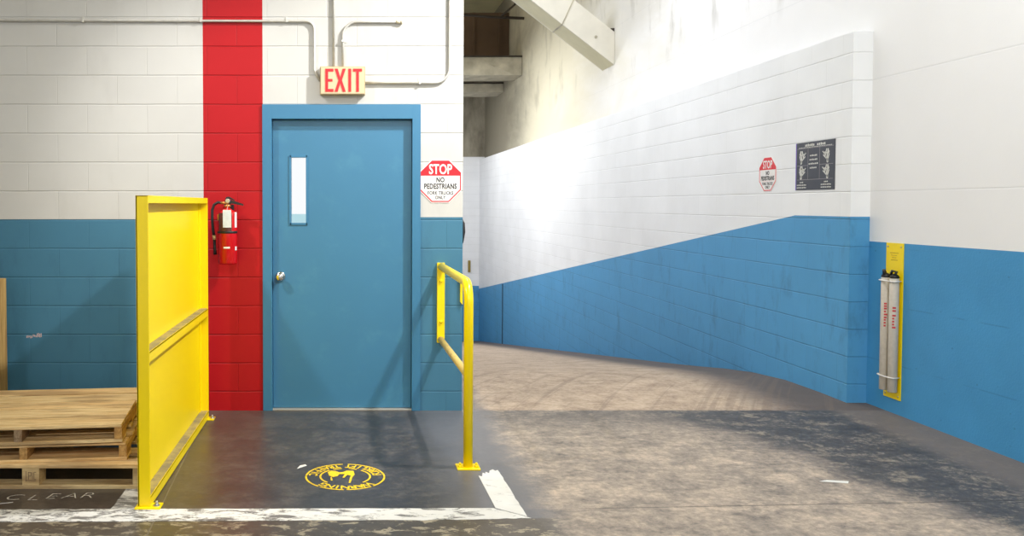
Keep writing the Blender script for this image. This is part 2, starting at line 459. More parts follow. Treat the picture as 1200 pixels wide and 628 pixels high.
# floor: slab with the ramp going down behind the wall
mb = MB()
prof = [(-2.5, 0), (WY+.2, 0)]
top = [(-5, -2.5), (XR+.2, -2.5)]
mb.quad([(-5, -2.5, 0), (XR+.15, -2.5, 0), (XR+.15, WY+.22, 0), (-5, WY+.22, 0)])
ys = [WY+.22]+[6.3+.125*i for i in range(0, 24)]+[9.3, 12, 16, 20, YB+.2]
for a, b in zip(ys, ys[1:]):
    mb.quad([(XE-.1, a, ramp_z(a)), (XR+.15, a, ramp_z(a)), (XR+.15, b, ramp_z(b)), (XE-.1, b, ramp_z(b))])
bmesh.ops.remove_doubles(mb.bm, verts=mb.bm.verts, dist=1e-4)
for f in mb.bm.faces: f.smooth = True
struct('floor', mb, M['floor'])

# front wall: white over blue, one red bay, the doorway left open
HT = 4.6; T = .2
DX0, DX1, DZ = -.583, .492, 2.1
mb = MB()
xsplit = [-5, -.99, DX0, DX1, XE]
for (x0, x1) in zip(xsplit, xsplit[1:]):
    red = (x0 == -.99); dr = (x0 == DX0)
    zb = 1.32 if x1 <= 0 else 1.335
    segs = [(0, HT, 2)] if red else ([(DZ, HT, 0)] if dr else [(0, zb, 1), (zb, HT, 0)])
    for z0, z1, mi in segs:
        mb.quad([(x0, WY, z0), (x1, WY, z0), (x1, WY, z1), (x0, WY, z1)], mi)
        mb.quad([(x0, WY+T, z0), (x1, WY+T, z0), (x1, WY+T, z1), (x0, WY+T, z1)], mi)
for z0, z1, mi in ((0, 1.335, 1), (1.335, HT, 0)):   # free end, reveals
    mb.quad([(XE, WY, z0), (XE, WY+T, z0), (XE, WY+T, z1), (XE, WY, z1)], mi)
mb.quad([(-5, WY, HT), (XE, WY, HT), (XE, WY+T, HT), (-5, WY+T, HT)], 0)
for x in (DX0, DX1): mb.quad([(x, WY, 0), (x, WY+T, 0), (x, WY+T, DZ), (x, WY, DZ)], 1)
mb.quad([(DX0, WY, DZ), (DX1, WY, DZ), (DX1, WY+T, DZ), (DX0, WY+T, DZ)], 1)
bmesh.ops.remove_doubles(mb.bm, verts=mb.bm.verts, dist=1e-5)
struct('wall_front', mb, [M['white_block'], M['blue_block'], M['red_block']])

# right wall, smooth, white over blue, running on behind the thick block wall
mb = MB(); H6 = 6.3
y0 = -2.5
mb.quad([(XR, y0, 0), (XR, RY, 0), (XR, RY, 1.16), (XR, y0, 1.16)], 1)
mb.quad([(XR, y0, 1.16), (XR, YB, 1.16), (XR, YB, H6), (XR, y0, H6)], 0)
mb.quad([(XR+.15, y0, 0), (XR+.15, YB, 0), (XR+.15, YB, H6), (XR+.15, y0, H6)], 0)
mb.quad([(XR, y0, 0), (XR+.15, y0, 0), (XR+.15, y0, H6), (XR, y0, H6)], 0)
struct('wall_right', mb, [M['white_smooth'], M['blue_smooth']])

# thick block wall beside the ramp, paint line follows the slope
mb = MB(); ZT = 2.645
mb.quad([(XW, RY, -.02), (XW, 6.69, -.02), (XW, 6.69, 1.335), (XW, RY, 1.335)], 1)
ysb = [6.69, 8.5, 12, 16, YB]
def paint_z(y): return 1.335-.1372*(y-6.69)
for a, b in zip(ysb, ysb[1:]):
    mb.quad([(XW, a, ramp_z(a)-.15 if a > 6.7 else -.15), (XW, b, ramp_z(b)-.15), (XW, b, paint_z(b)), (XW, a, paint_z(a))], 1)
mb.quad([(XW, RY, 1.335)]+[(XW, 6.69, 1.335)]+[(XW, y, paint_z(y)) for y in ysb[1:]]+[(XW, YB, ZT), (XW, RY, ZT)], 0)
mb.quad([(XW, RY, -.02), (XR, RY, -.02), (XR, RY, 1.335), (XW, RY, 1.335)], 1)
mb.quad([(XW, RY, 1.335), (XR, RY, 1.335), (XR, RY, ZT), (XW, RY, ZT)], 0)
mb.quad([(XW, RY, ZT), (XR, RY, ZT), (XR, YB, ZT), (XW, YB, ZT)], 0)
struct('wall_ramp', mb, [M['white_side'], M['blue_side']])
# butt joint and cracked bed joints low on the far block wall
mb = MB(); yj = 19.28
mb.box(XW-.012, XW+.002, yj-.03, yj+.03, ramp_z(yj), paint_z(yj)-.02)
struct('trim_1', mb, plain('joint_sealant_dark', (38, 66, 88), .7))

# back wall and left side of the ramp hall
mb = MB(); zb = paint_z(22.0)
mb.quad([(XE, YB, -2.6), (XR, YB, -2.6), (XR, YB, -.80), (XE, YB, -.74)], 1)
mb.quad([(XE, YB, -.74), (XR, YB, -.80), (XR, YB, 2.72), (XE, YB, 2.72)], 0)
mb.quad([(XE, YB, 2.72), (XR, YB, 2.72), (XR, YB, H6), (XE, YB, H6)], 2)
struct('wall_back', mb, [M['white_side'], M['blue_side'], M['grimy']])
mb = MB()
mb.box(XE-.2, XE, WY+T, YB, -2.6, H6)
struct('wall_left', mb, M['white_side'])
mb = MB(); mb.box(XE-.2, XR+.15, WY+.05, YB+.1, H6, H6+.1)
mb.box(-5, XR+.15, -2.5, WY+.05, 4.6, 4.7)
struct('ceiling', mb, M['insul'])
mb = MB(); mb.box(-5.15, -5, -2.5, WY+.2, 0, 4.6); struct('wall_far_left', mb, M['white_block'])

# outdoors behind the door's window
t_ = NT('pale_yard_paving', .8); p_ = t_.pos()
t_.col(t_.mix(t_.noise(p_, .6, 4), s2l((168, 214, 222)), s2l((188, 226, 232))))
mb = MB(); mb.quad([(-20, WY+T+.02, -.02), (XE-.2, WY+T+.02, -.02), (XE-.2, 130, -.02), (-20, 130, -.02)])
struct('ground', mb, t_.m)

# ------------------------------------------------------------------ door
d = bpy.data.objects.new('door_1', None); C.objects.link(d); d.location = (-.046, WY, 0); d['kind'] = 'structure'
mb = MB(); F0 = WY-.012
ix0, ix1, iz = -.522, .438, 2.005
mb.box(DX0-.003, ix0, F0, WY+.16, 0, DZ+.003, .002)
mb.box(ix1, DX1+.003, F0, WY+.16, 0, DZ+.003, .002)
mb.box(ix0-.001, ix1+.001, F0, WY+.16, iz, DZ+.003, .002)
mb.box(ix0-.001, ix0+.016, WY+.085, WY+.16, 0, iz); mb.box(ix1-.016, ix1+.001, WY+.085, WY+.16, 0, iz)
mb.box(ix0, ix1, WY+.085, WY+.16, iz-.016, iz)
struct('door_frame', mb, M['frame_blue'], d)
LY = WY+.036   # leaf face
wx0, wx1, wz0, wz1 = -.402, -.281, 1.285, 1.755
mb = MB(); lx0, lx1, lz1 = ix0+.003, ix1-.003, iz-.004
for a in ((lx0, wx0, .012, lz1), (wx1, lx1, .012, lz1), (wx0, wx1, .012, wz0), (wx0, wx1, wz1, lz1)):
    mb.box(a[0], a[1], LY, LY+.044, a[2], a[3])
leaf = struct('door_leaf', mb, M['door_blue'], d)
mb = MB()
bw = .014
for a in ((wx0-.004, wx0+bw-.004, wz0-.004, wz1+.004), (wx1-bw+.004, wx1+.004, wz0-.004, wz1+.004), (wx0, wx1, wz0-.004, wz0+bw-.004), (wx0, wx1, wz1-bw+.004, wz1+.004)):
    mb.box(a[0], a[1], LY-.006, LY+.05, a[2], a[3], .001)
obj('window_frame', mb, M['frame_blue'], leaf)
t_ = NT('clear_door_glass', .03); t_.b.inputs['Transmission Weight'].default_value = 1; t_.b.inputs['IOR'].default_value = 1.1
t_.col((1, 1, 1, 1))
mb = MB(); mb.box(wx0+.004, wx1-.004, LY+.018, LY+.024, wz0+.004, wz1-.004)
obj('glass', mb, t_.m, leaf)
mb = MB()
kc = (-.468, LY, .925)
mb.lathe([(.001, -.001), (.034, -.001), (.034, .006), (.028, .010), (.014, .012), (.013, .03), (.022, .036), (.029, .046), (.030, .056), (.025, .066), (.012, .071), (.001, .071)], (0, 0, 0), 'y', 32)
for v in mb.bm.verts: v.co.y = -v.co.y; v.co += Vector(kc)
kn = obj('door_knob', mb, M['chrome'], leaf); kn['label'] = 'chrome round door knob'
mb = MB(); mb.box(ix0, ix1, WY+.0, WY+.12, 0, .009, .002)
obj('threshold', mb, plain('aluminium_threshold', (186, 182, 172), .4, .5), d)

# ------------------------------------------------------------------ yellow barrier panel
bx0, bx1 = -.982, -.926; by0, by1 = 3.87, 5.515; bz = 1.463
pan = thing('safety_barrier', (-.954, 4.69, 0), 'tall solid yellow steel barrier panel standing between the pallets and the door', 'safety barrier')
mb = MB(); mb.box(bx0, bx0+.004, by0+.01, by1-.01, .03, bz-.01)
obj('sheet_panel', mb, M['yellow'], pan)
for nm, y0_, y1_ in (('n', by0, by0+.006), ('f', by1-.006, by1)):
    mb = MB(); mb.box(bx0-.002, bx1, y0_, y1_, .008, bz, .0015)
    if nm == 'n': mb.box(bx0-.002, bx0+.004, by0, by0+.05, .008, bz)
    else: mb.box(bx0+.0045, bx0+.009, by1-.05, by1-.006, .03, bz-.03)
    obj('upright', mb, M['yellow'], pan)
mb = MB(); mb.box(bx0-.002, bx1, by0, by1, bz-.006, bz, .0015); mb.box(bx1-.005, bx1, by0+.006, by1-.006, bz-.035, bz-.005)
obj('top_rail', mb, M['yellow'], pan)
mb = MB(); mb.box(bx0+.004, bx1, by0+.006, by1-.006, .728, .734); mb.box(bx1-.005, bx1, by0+.006, by1-.006, .685, .7335)
mr = obj('middle_rail', mb, M['yellow'], pan)
mb = MB(); mb.box(bx0+.005, bx1-.004, by0+.008, by1-.008, .7342, .7365)
o = obj('dust', mb, M['dusty_yellow'], mr); o['label'] = 'grey dusty worn top of the rail'
mb = MB(); mb.box(bx0+.004, bx1, by0+.006, by1-.006, .046, .052); mb.box(bx1-.005, bx1, by0+.006, by1-.006, .006, .0515)
br_ = obj('bottom_rail', mb, M['yellow'], pan)
mb = MB(); mb.box(bx0+.005, bx1-.004, by0+.008, by1-.008, .0522, .0545)
o = obj('dust', mb, M['dusty_yellow'], br_); o['label'] = 'grey dusty worn top of the rail'
for yy, s in ((by0, 1), (by1, -1)):
    mb = MB()
    if s == 1: mb.box(-.996, -.876, yy-.022, yy+.055, .0, .008, .002)
    else: mb.box(-.97, -.885, yy-.055, yy+.02, .0, .008, .002)
    bp = obj('base_plate', mb, M['yellow'], pan)
    mb = MB(); cx_ = -.900; cy_ = yy+.015 if s == 1 else yy-.02
    mb.lathe([(.011, .008), (.011, .018)], (cx_, cy_, 0), seg=6); mb.lathe([(.006, .018), (.006, .03)], (cx_, cy_, 0), seg=12)
    mb.lathe([(.017, .008), (.017, .0105)], (cx_, cy_, 0), seg=20)
    obj('anchor_bolt', mb, M['steel'], bp)

# ------------------------------------------------------------------ yellow hand rail
hr = thing('handrail', (.645, 4.474, 0), 'yellow tubular steel handrail running from the wall end to one floor post', 'handrail')
px_, py_ = .647, 4.474; rr_ = .0255
mb = MB(); mb.tube([(.637, WY-.02, .998), (px_, py_, .998), (px_, py_, .008)], rr_, 20, corner=.11, csteps=10)
obj('post', mb, M['yellow2'], hr)
mb = MB(); mb.tube([(.634, WY-.02, .498), (px_, py_+.01, .498)], .021, 18)
o = obj('middle_rail', mb, M['tan_rail'], hr); o['label'] = 'worn tan coloured rail'
mb = MB(); mb.box(.609, .661, WY-.028, WY, .474, 1.023, .003)
wp = obj('wall_plate', mb, M['yellow2'], hr)
for z in (.62, .9):
    mb = MB(); mb.lathe([(.011, 0), (.011, -.008), (.006, -.011)], (.635, WY-.028, z), 'y', 8)
    obj('bolt', mb, M['yellow2'], wp)
mb = MB(); mb.box(px_-.062, px_+.062, py_-.05, py_+.05, 0, .008, .002)
bp = obj('base_plate', mb, M['yellow2'], hr)
for sx in (-1, 1):
    mb = MB(); q = (px_+sx*.044, py_-.012, 0)
    mb.lathe([(.012, .008), (.012, .019)], q, seg=6); mb.lathe([(.006, .019), (.006, .032)], q, seg=10)
    obj('anchor_bolt', mb, M['yellow2'], bp)
mb = MB(); fn = front(WY)
mb.prism([(.768, .93), (.7845, .93), (.7845, .735), (.768, .755)], fn, 0, .02)
tag(obj('steel_bracket', mb, M['yellow2']), 'narrow yellow steel bracket on the free wall edge behind the handrail post', 'bracket')
mb = MB(); mb.tube([(XE+.004, WY+.08, 1.325), (XE+.014, WY+.08, 1.29), (XE+.016, WY+.08, 1.23), (XE+.008, WY+.08, 1.16), (XE+.004, WY+.08, 1.14)], [.004, .012, .013, .009, .004], 12)
tag(obj('rubber_bumper', mb, M['black']), 'small black bumper on the free end of the wall below the stop sign', 'bumper')

# ------------------------------------------------------------------ fire extinguisher
ex, ey = -.812, WY-.105
fe = thing('fire_extinguisher', (ex, ey, 1.02), 'red fire extinguisher with black hose hanging on the red wall stripe', 'fire extinguisher')
mb = MB(); R_ = .064
mb.lathe([(.045, 1.02), (.058, 1.022), (R_, 1.032), (R_, 1.335), (.060, 1.355), (.048, 1.375), (.030, 1.388), (.022, 1.395)], (ex, ey, 0), seg=40)
body = obj('cylinder_body', mb, M['red_gloss'], fe)
def wrap(mb, a0, a1, z0, z1, r, n=10):
    vs = []
    for i in range(n+1):
        a = math.radians(a0+(a1-a0)*i/n)
        vs.append([mb.bm.verts.new((ex+r*math.sin(a), ey-r*math.cos(a), z)) for z in (z0, z1)])
    for a, b in zip(vs, vs[1:]): mb.bm.faces.new((a[0], b[0], b[1], a[1])).smooth = True
mb = MB(); wrap(mb, -52, 34, 1.245, 1.365, R_+.0012)
obj('label', mb, M['label_dark'], body)
mb = MB(); mb.lathe([(R_+.0015, 1.228), (R_+.003, 1.232), (R_+.003, 1.24), (R_+.0015, 1.244)], (ex, ey, 0), seg=40)
st = obj('strap', mb, M['black'], fe)
mb = MB(); wrap(mb, 55, 78, 1.268, 1.37, R_+.0014, 4); obj('sticker', mb, M['sign_white'], body)
mb = MB(); wrap(mb, -80, -56, 1.315, 1.355, R_+.0014, 4); obj('sticker', mb, plain('yellow_sticker', (232, 190, 40), .5, var=0), body)
mb = MB(); wrap(mb, -16, 22, 1.128, 1.140, R_+.0014, 6); obj('sticker', mb, M['sign_white'], body)
mb = MB(); wrap(mb, 58, 76, 1.115, 1.14, R_+.0014, 4); obj('sticker', mb, M['sign_white'], body)
mb = MB()
mb.box(ex-.020, ex+.036, ey-R_-.012, ey-R_-.010, 1.268, 1.385, .0008)
mb.tube([(ex+.008, ey-R_-.011, 1.38), (ex+.004, ey-.02, 1.41)], .0012, 6)
for i in range(9): mb.box(ex-.014, ex+.030-.006*(i % 3), ey-R_-.0128, ey-R_-.0118, 1.365-.0105*i, 1.3665-.0105*i)
obj('tag', mb, M['tag_white'], fe)
mb = MB(); mb.lathe([(.018, 1.39), (.018, 1.405), (.024, 1.408), (.024, 1.416), (.014, 1.42), (.014, 1.44)], (ex, ey, 0), seg=20)
mb.tube([(ex-.045, ey-.005, 1.432), (ex+.01, ey-.005, 1.432)], .010, 12)
obj('valve', mb, M['brass'], fe)
mb = MB()
P = lambda u, v, dd: (u, ey-.012+dd, v)
mb.prism([(ex-.02, 1.444), (ex+.004, 1.456), (ex+.03, 1.45), (ex+.105, 1.425), (ex+.108, 1.413), (ex+.03, 1.428), (ex+.01, 1.42), (ex-.02, 1.42)], P, 0, .026)
mb.prism([(ex-.014, 1.455), (ex-.006, 1.472), (ex+.012, 1.474), (ex+.05, 1.452), (ex+.05, 1.446), (ex+.01, 1.46)], P, .002, .024)
obj('lever', mb, M['black'], fe)
mb = MB(); mb.lathe([(.014, 0), (.016, -.004), (.016, -.022), (.013, -.024)], (ex+.006, ey-.008, 1.445), 'y', 20)
obj('pressure_gauge', mb, M['chrome'], fe)
mb = MB()
mb.tube([(ex-.04, ey-.005, 1.432), (ex-.062, ey-.006, 1.436), (ex-.088, ey-.008, 1.42), (ex-.1, ey-.01, 1.385), (ex-.1, ey-.012, 1.32), (ex-.095, ey-.014, 1.25), (ex-.088, ey-.014, 1.21)], .0095, 12)
hs = obj('hose', mb, M['black'], fe)
mb = MB(); mb.tube([(ex-.088, ey-.014, 1.215), (ex-.086, ey-.014, 1.185)], .012, 12); obj('hose_fitting', mb, plain('pale_brass_fitting', (224, 196, 140), .35, .6), hs)
mb = MB(); mb.tube([(ex-.086, ey-.014, 1.186), (ex-.084, ey-.014, 1.12), (ex-.081, ey-.012, 1.085)], [.009, .010, .013], 12); obj('nozzle', mb, M['black'], hs)
mb = MB(); mb.box(ex-.03, ex+.03, WY-.008, WY, 1.05, 1.42, .002); mb.box(ex-.012, ex+.012, WY-.05, WY-.006, 1.36, 1.40)
mb.box(ex-.02, ex+.02, ey+R_-.006, WY-.006, 1.226, 1.246)
obj('wall_bracket', mb, M['black'], fe)

# ------------------------------------------------------------------ EXIT sign
ex0, ex1, ez0, ez1 = -.190, .115, 2.163, 2.353
sg = thing('exit_sign', ((ex0+ex1)/2, WY, ez0), 'cream box exit sign with red EXIT letters above the blue door', 'exit sign')
mb = MB(); mb.box(ex0, ex1, WY-.055, WY, ez0, ez1, .004); obj('housing', mb, M['exit_edge'], sg)
mb = MB(); mb.box(ex0+.006, ex1-.006, WY-.058, WY-.0545, ez0+.006, ez1-.006, .001); fc = obj('face_plate', mb, M['exit_cream'], sg)
def stroke_letters(fn, x0, z0, hgt, lw, gap, sw, d0, d1, mat, parent):
    w = lw
    def bar(mb, a, b, t):
        a = Vector(a); b = Vector(b); dd = (b-a).normalized(); n = Vector((-dd.y, dd.x))*t/2
        mb.prism([tuple(a+n), tuple(b+n), tuple(b-n), tuple(a-n)], fn, d0, d1)
    x = x0
    for ch in 'EXIT':
        mb = MB()
        if ch == 'E':
            mb.prism([(x, z0), (x+w, z0), (x+w, z0+sw), (x+sw, z0+sw), (x+sw, z0+hgt/2-sw*.45), (x+w*.88, z0+hgt/2-sw*.45), (x+w*.88, z0+hgt/2+sw*.45), (x+sw, z0+hgt/2+sw*.45), (x+sw, z0+hgt-sw), (x+w, z0+hgt-sw), (x+w, z0+hgt), (x, z0+hgt)], fn, d0, d1)
            x += w+.008
        if ch == 'X':
            hw = w*1.36; c_ = z0+hgt/2
            k = sw*1.12
            mb.prism([(x, z0), (x+k, z0), (x+hw/2, c_-k*.9), (x+hw-k, z0), (x+hw, z0), (x+hw/2+k*.55, c_), (x+hw, z0+hgt), (x+hw-k, z0+hgt), (x+hw/2, c_+k*.9), (x+k, z0+hgt), (x, z0+hgt), (x+hw/2-k*.55, c_)], fn, d0, d1)
            x += hw+.018
        if ch == 'I':
            mb.prism([(x, z0), (x+sw, z0), (x+sw, z0+hgt), (x, z0+hgt)], fn, d0, d1); x += sw+.013
        if ch == 'T':
            mb.prism([(x, z0+hgt-sw), (x+w*1.1, z0+hgt-sw), (x+w*1.1, z0+hgt), (x, z0+hgt)], fn, d0, d1)
            mb.prism([(x+w*.55-sw/2, z0), (x+w*.55+sw/2, z0), (x+w*.55+sw/2, z0+hgt-sw), (x+w*.55-sw/2, z0+hgt-sw)], fn, d0, d1)
        obj('letter', mb, mat, parent)
stroke_letters(front(WY-.058), ex0+.036, ez0+.019, .154, .055, .011, .0185, -.0005, .003, M['exit_red'], fc)

# ------------------------------------------------------------------ conduits
CY = WY-.013; cr = .0088
def clip(x, z, vert, parent):
    mb = MB()
    if vert: mb.box(x-.011, x+.011, CY-.012, WY, z-.008, z+.008, .002); mb.box(x+.008, x+.028, WY-.004, WY, z-.008, z+.008)
    else: mb.box(x-.008, x+.008, CY-.012, WY, z-.011, z+.011, .002); mb.box(x-.008, x+.008, WY-.004, WY, z+.008, z+.028)
    obj('strap', mb, M['galv'], parent)
def conduit(pts, label, corner=.09):
    r = thing('conduit', pts[0], label, 'conduit', 'electrical conduits on the front wall')
    mb = MB(); mb.tube(pts, cr, 12, corner=corner); obj('pipe', mb, M['galv'], r)
    return r
r = conduit([(-3.2, CY, 2.70), (-2.42, CY, 2.70), (-2.36, CY, 2.669), (-.229, CY, 2.664), (-.229, CY, 2.33), (-.193, CY, 2.262)], 'long grey conduit crossing the white wall and red stripe to the exit sign', .06)
for x in (-1.8, -1.0, -.417): clip(x, 2.667, False, r)
r = conduit([(-.098, CY, 3.6), (-.098, CY, 2.352)], 'straight vertical grey conduit dropping onto the top of the exit sign')
clip(-.098, 3.0, True, r)
r = conduit([(-.035, CY, 2.352), (-.035, CY, 2.661), (.33, CY, 2.661)], 'short grey conduit rising from the exit sign and bending right to an open end', .1)
clip(-.035, 2.53, True, r)
mb = MB(); mb.lathe([(.010, 0), (.013, .006), (.013, .028), (.010, .03), (.016, .032), (.016, .044)], (.325, CY, 2.661), 'x', 16)
o = obj('end_fitting', mb, plain('cream_connector', (222, 212, 186), .4), r)
r = conduit([(.115, CY, 2.248), (.689, CY, 2.248), (.689, CY, 3.6)], 'grey conduit leaving the right side of the exit sign and turning up', .1)
clip(.487, 2.248, False, r); clip(.689, 3.0, True, r)

# ------------------------------------------------------------------ signs
def octa(cx_, cz_, r, ang=PI/8): return [(cx_+r/math.cos(PI/8)*math.cos(ang+k*PI/4), cz_+r/math.cos(PI/8)*math.sin(ang+k*PI/4)) for k in range(8)]
def half_above(poly, z):   # clip polygon above z
    out = []
    for a, b in zip(poly, poly[1:]+poly[:1]):
        if a[1] >= z: out.append(a)
        if (a[1] >= z) != (b[1] >= z):
            f = (z-a[1])/(b[1]-a[1]); out.append((a[0]+(b[0]-a[0])*f, z))
    return out
def stop_sign(fn0, cx_, cz_, r, label, faded=False):
    f = lambda u, v, dd: fn0(u+cx_, v+cz_, dd)
    o_ = thing('stop_sign', fn0(cx_, cz_-r, 0), label, 'sign', 'stop signs for pedestrians')
    mb = MB(); mb.prism(octa(0, 0, r), f, 0, .003); pl = obj('plate', mb, M['sign_white'], o_)
    red = M['sign_red']
    mb = MB(); k = r*.965
    mb.ring(octa(0, 0, k), octa(0, 0, k*.945), f, .003, .0038); obj('border', mb, red, pl)
    mb = MB(); mb.prism(half_above(octa(0, 0, k*.97), r*.26), f, .003, .0037); obj('red_field', mb, red, pl)
    mb = MB(); g = lambda u, v, dd: f(u, v+r*.345, dd)
    mb.text('STOP', g, r*.45, .70, .0037, .0046, .02); obj('stop_lettering', mb, M['sign_white'], pl)
    ink = M['sign_grey'] if faded else M['sign_black']
    for s, zz, hh, w, b in (('NO', -.04, .225, .74, .034), ('PEDESTRIANS', -.345, .235, .70, .034), ('FORK TRUCKS', -.62, .155, .78, .022), ('ONLY', -.83, .155, .78, .022)):
        g = lambda u, v, dd, zz=zz: f(u, v+r*zz, dd)
        mb = MB(); mb.text(s, g, r*hh, w, .003, .0038, b, spacing=1.08)
        obj('lettering', mb, ink, pl)
    mb = MB(); mb.box(0, 1, 0, 1, 0, 1)
    for v in mb.bm.verts: v.co = Vector(f((v.co.x-.5)*r*1.1, -r*.4+v.co.z*.0012, .003+v.co.y*.0006))
    obj('rule', mb, M['sign_red'], pl)
    return o_
stop_sign(front(WY), .6305, 1.580, .1465, 'octagonal stop no pedestrians sign on the wall between door and ramp')
stop_sign(rightw(XW), -7.135, 1.679, .146, 'octagonal stop sign on the ramp wall beside the dark notice board')

# notice board on the ramp wall (u = -Y)
U0, U1, Z0, Z1 = -6.685, -6.150, 1.534, 1.905
W_ = U1-U0; H_ = Z1-Z0; fn = rightw(XW)
nb = thing('notice_board', (XW, 6.42, Z0), 'dark charcoal notice board with four white pictograms high on the ramp wall', 'notice board')
mb = MB(); mb.prism([(U0, Z0), (U1, Z0), (U1, Z1), (U0, Z1)], fn, 0, .004); pl = obj('panel', mb, M['board_dark'], nb)
F = lambda u, v, dd: fn(U0+u*W_, Z0+v*H_, dd)
def rect(mb, u0, v0, u1, v1): mb.prism([(u0, v0), (u1, v0), (u1, v1), (u0, v1)], F, .004, .0046)
def fbar(mb, a, b, t):
    ax, ay = a[0]*W_, a[1]*H_; bx, by = b[0]*W_, b[1]*H_; L = math.hypot(bx-ax, by-ay) or 1
    nx, ny = -(by-ay)/L*t/2, (bx-ax)/L*t/2
    mb.prism([((ax+nx)/W_, (ay+ny)/H_), ((bx+nx)/W_, (by+ny)/H_), ((bx-nx)/W_, (by-ny)/H_), ((ax-nx)/W_, (ay-ny)/H_)], F, .004, .0046)
mb = MB(); rect(mb, 0, 0, .022, 1); obj('edge_strip', mb, M['board_purple'], pl)
mb = MB()
rect(mb, .04, .870, .97, .878); rect(mb, .04, .512, .33, .52); rect(mb, .62, .512, .96, .52); rect(mb, .04, .215, .96, .223)
rect(mb, .325, .22, .331, .87); rect(mb, .625, .22, .631, .87)
obj('rules', mb, M['sign_grey'], pl)
mb = MB()
def scribble(x0, x1, v, h, n):     # a line of print too small to read: letter-high strokes, words apart
    w = (x1-x0)/n
    for i in range(n):
        rect(mb, x0+i*w, v, x0+i*w+w*.62, v+h*(.8+.2*((i*7) % 3)/2))
scribble(.25, .50, .912, .052, 7); scribble(.56, .78, .912, .052, 5)
obj('title_print', mb, M['board_print'], pl); mb = MB()
scribble(.08, .94, .886, .014, 26)
obj('subtitle_print', mb, M['board_print'], pl); mb = MB()
for k, (a, b) in enumerate(((.38, .57), (.37, .58), (.35, .60), (.38, .56))): scribble(a, b, .70-.085*k, .032, 6)
obj('centre_print', mb, M['board_print'], pl)
for xa in (.17, .80):
    mb = MB()
    for k, (hw_) in enumerate((.05, .13, .13)): scribble(xa-hw_, xa+hw_, .15-.055*k, .026, 3+4*(k > 0))
    obj('caption_print', mb, M['board_print'], pl)
for (cx_, cy_, sx) in ((.18, .69, 1), (.79, .69, -1), (.18, .37, 1), (.79, .37, -1)):   # loading pictograms: truck, driver and swinging load
    mb = MB(); q = lambda a, b: (cx_+a*sx*.12, cy_+b*.15)
    fbar(mb, q(-.5, -.8), q(.6, .1), .010); fbar(mb, q(-.4, .9), q(-.1, -.5), .014); fbar(mb, q(-.1, .9), q(.25, -.2), .011)
    fbar(mb, q(-.6, .2), q(-.3, -.6), .012); fbar(mb, q(.2, .1), q(.75, .6), .007); fbar(mb, q(-.2, .3), q(.4, .45), .009)
    mb.prism([(cx_+sx*.12*(-.45)+.026*math.cos(a*PI/5), cy_+.15*.45+.036*math.sin(a*PI/5)) for a in range(10)], F, .004, .0046)
    mb.prism([(cx_+sx*.12*(-.3)+.028*math.cos(a*PI/5), cy_-.15*.75+.038*math.sin(a*PI/5)) for a in range(10)], F, .004, .0046)
    obj('pictogram', mb, M['board_print'], pl)

# ------------------------------------------------------------------ yellow back plate and tubes on the right wall
bk = thing('backing_plate', (XR, 5.668, .1), 'tall narrow yellow plate fixed to the blue right wall', 'wall plate')
mb = MB(); mb.box(XR-.006, XR, 5.580, 5.757, .10, 1.16, .0015); pl = obj('plate', mb, M['yellow'], bk)
for yy in (5.60, 5.737):
    for zz in (1.135, .125):
        mb = MB(); mb.lathe([(.006, 0), (.006, -.003), (.003, -.005)], (0, 0, 0), 'x', 10)
        for v in mb.bm.verts: v.co += Vector((XR-.006, yy, zz))
        obj('screw', mb, M['steel'], pl)
mb = MB(); fn = rightw(XR-.006)
for k, w in enumerate((.09, .07, .05, .075)):
    n = int(w/.009)
    for i in range(n):
        a = -5.668-w/2+i*.009
        mb.prism([(a, 1.09-.016*k), (a+.005, 1.09-.016*k), (a+.005, 1.095-.016*k), (a, 1.095-.016*k)], fn, 0, .0006)
obj('small_print', mb, plain('print_amber', (160, 120, 30), .5, var=0), pl)
for yy, lab, z1 in ((5.700, 'left one of two grey tubes strapped to the yellow wall plate', .925), (5.612, 'right one of two grey tubes strapped to the yellow wall plate', .925)):
    tx = XR-.006-.034; r0 = .029
    o_ = thing('storage_tube', (tx, yy, .155), lab, 'tube', 'grey tubes on the yellow plate')
    mb = MB(); mb.lathe([(r0-.003, .155), (r0, .158), (r0, z1-.003), (r0-.003, z1)], (tx, yy, 0), seg=28); tb = obj('tube_body', mb, M['tube_grey'], o_)
    mb = MB(); k_ = 1 if yy > 5.65 else -1
    mb.lathe([(r0-.004, z1), (r0+.001, z1+.004), (r0-.004, z1+.018), (.012, z1+.03)], (tx, yy, 0), seg=20)
    mb.tube([(tx+.01*k_, yy+.012*k_, z1+.012), (tx, yy+.02*k_, z1+.045), (tx-.014, yy+.004, z1+.05), (tx-.02, yy-.01*k_, z1+.02)], .009, 10)
    obj('cap', mb, M['black'], o_)
    mb = MB(); random.seed(int(yy*100))
    zz = .59
    while zz < .75:
        a0 = math.radians(-10); hh = .012
        vs = []
        wd = random.choice((.010, .014, .017))
        for i in range(4):
            a = -PI+math.radians(40)+i*wd/r0/3*1.2; vs.append([mb.bm.verts.new((tx+(r0+.0006)*math.cos(a), yy+(r0+.0006)*math.sin(a), z)) for z in (zz, zz+hh)])
        for p, q in zip(vs, vs[1:]): mb.bm.faces.new((p[0], q[0], q[1], p[1])).smooth = True
        zz += random.choice((.017, .02, .02, .032))
    obj('red_print', mb, M['tube_red'], tb)
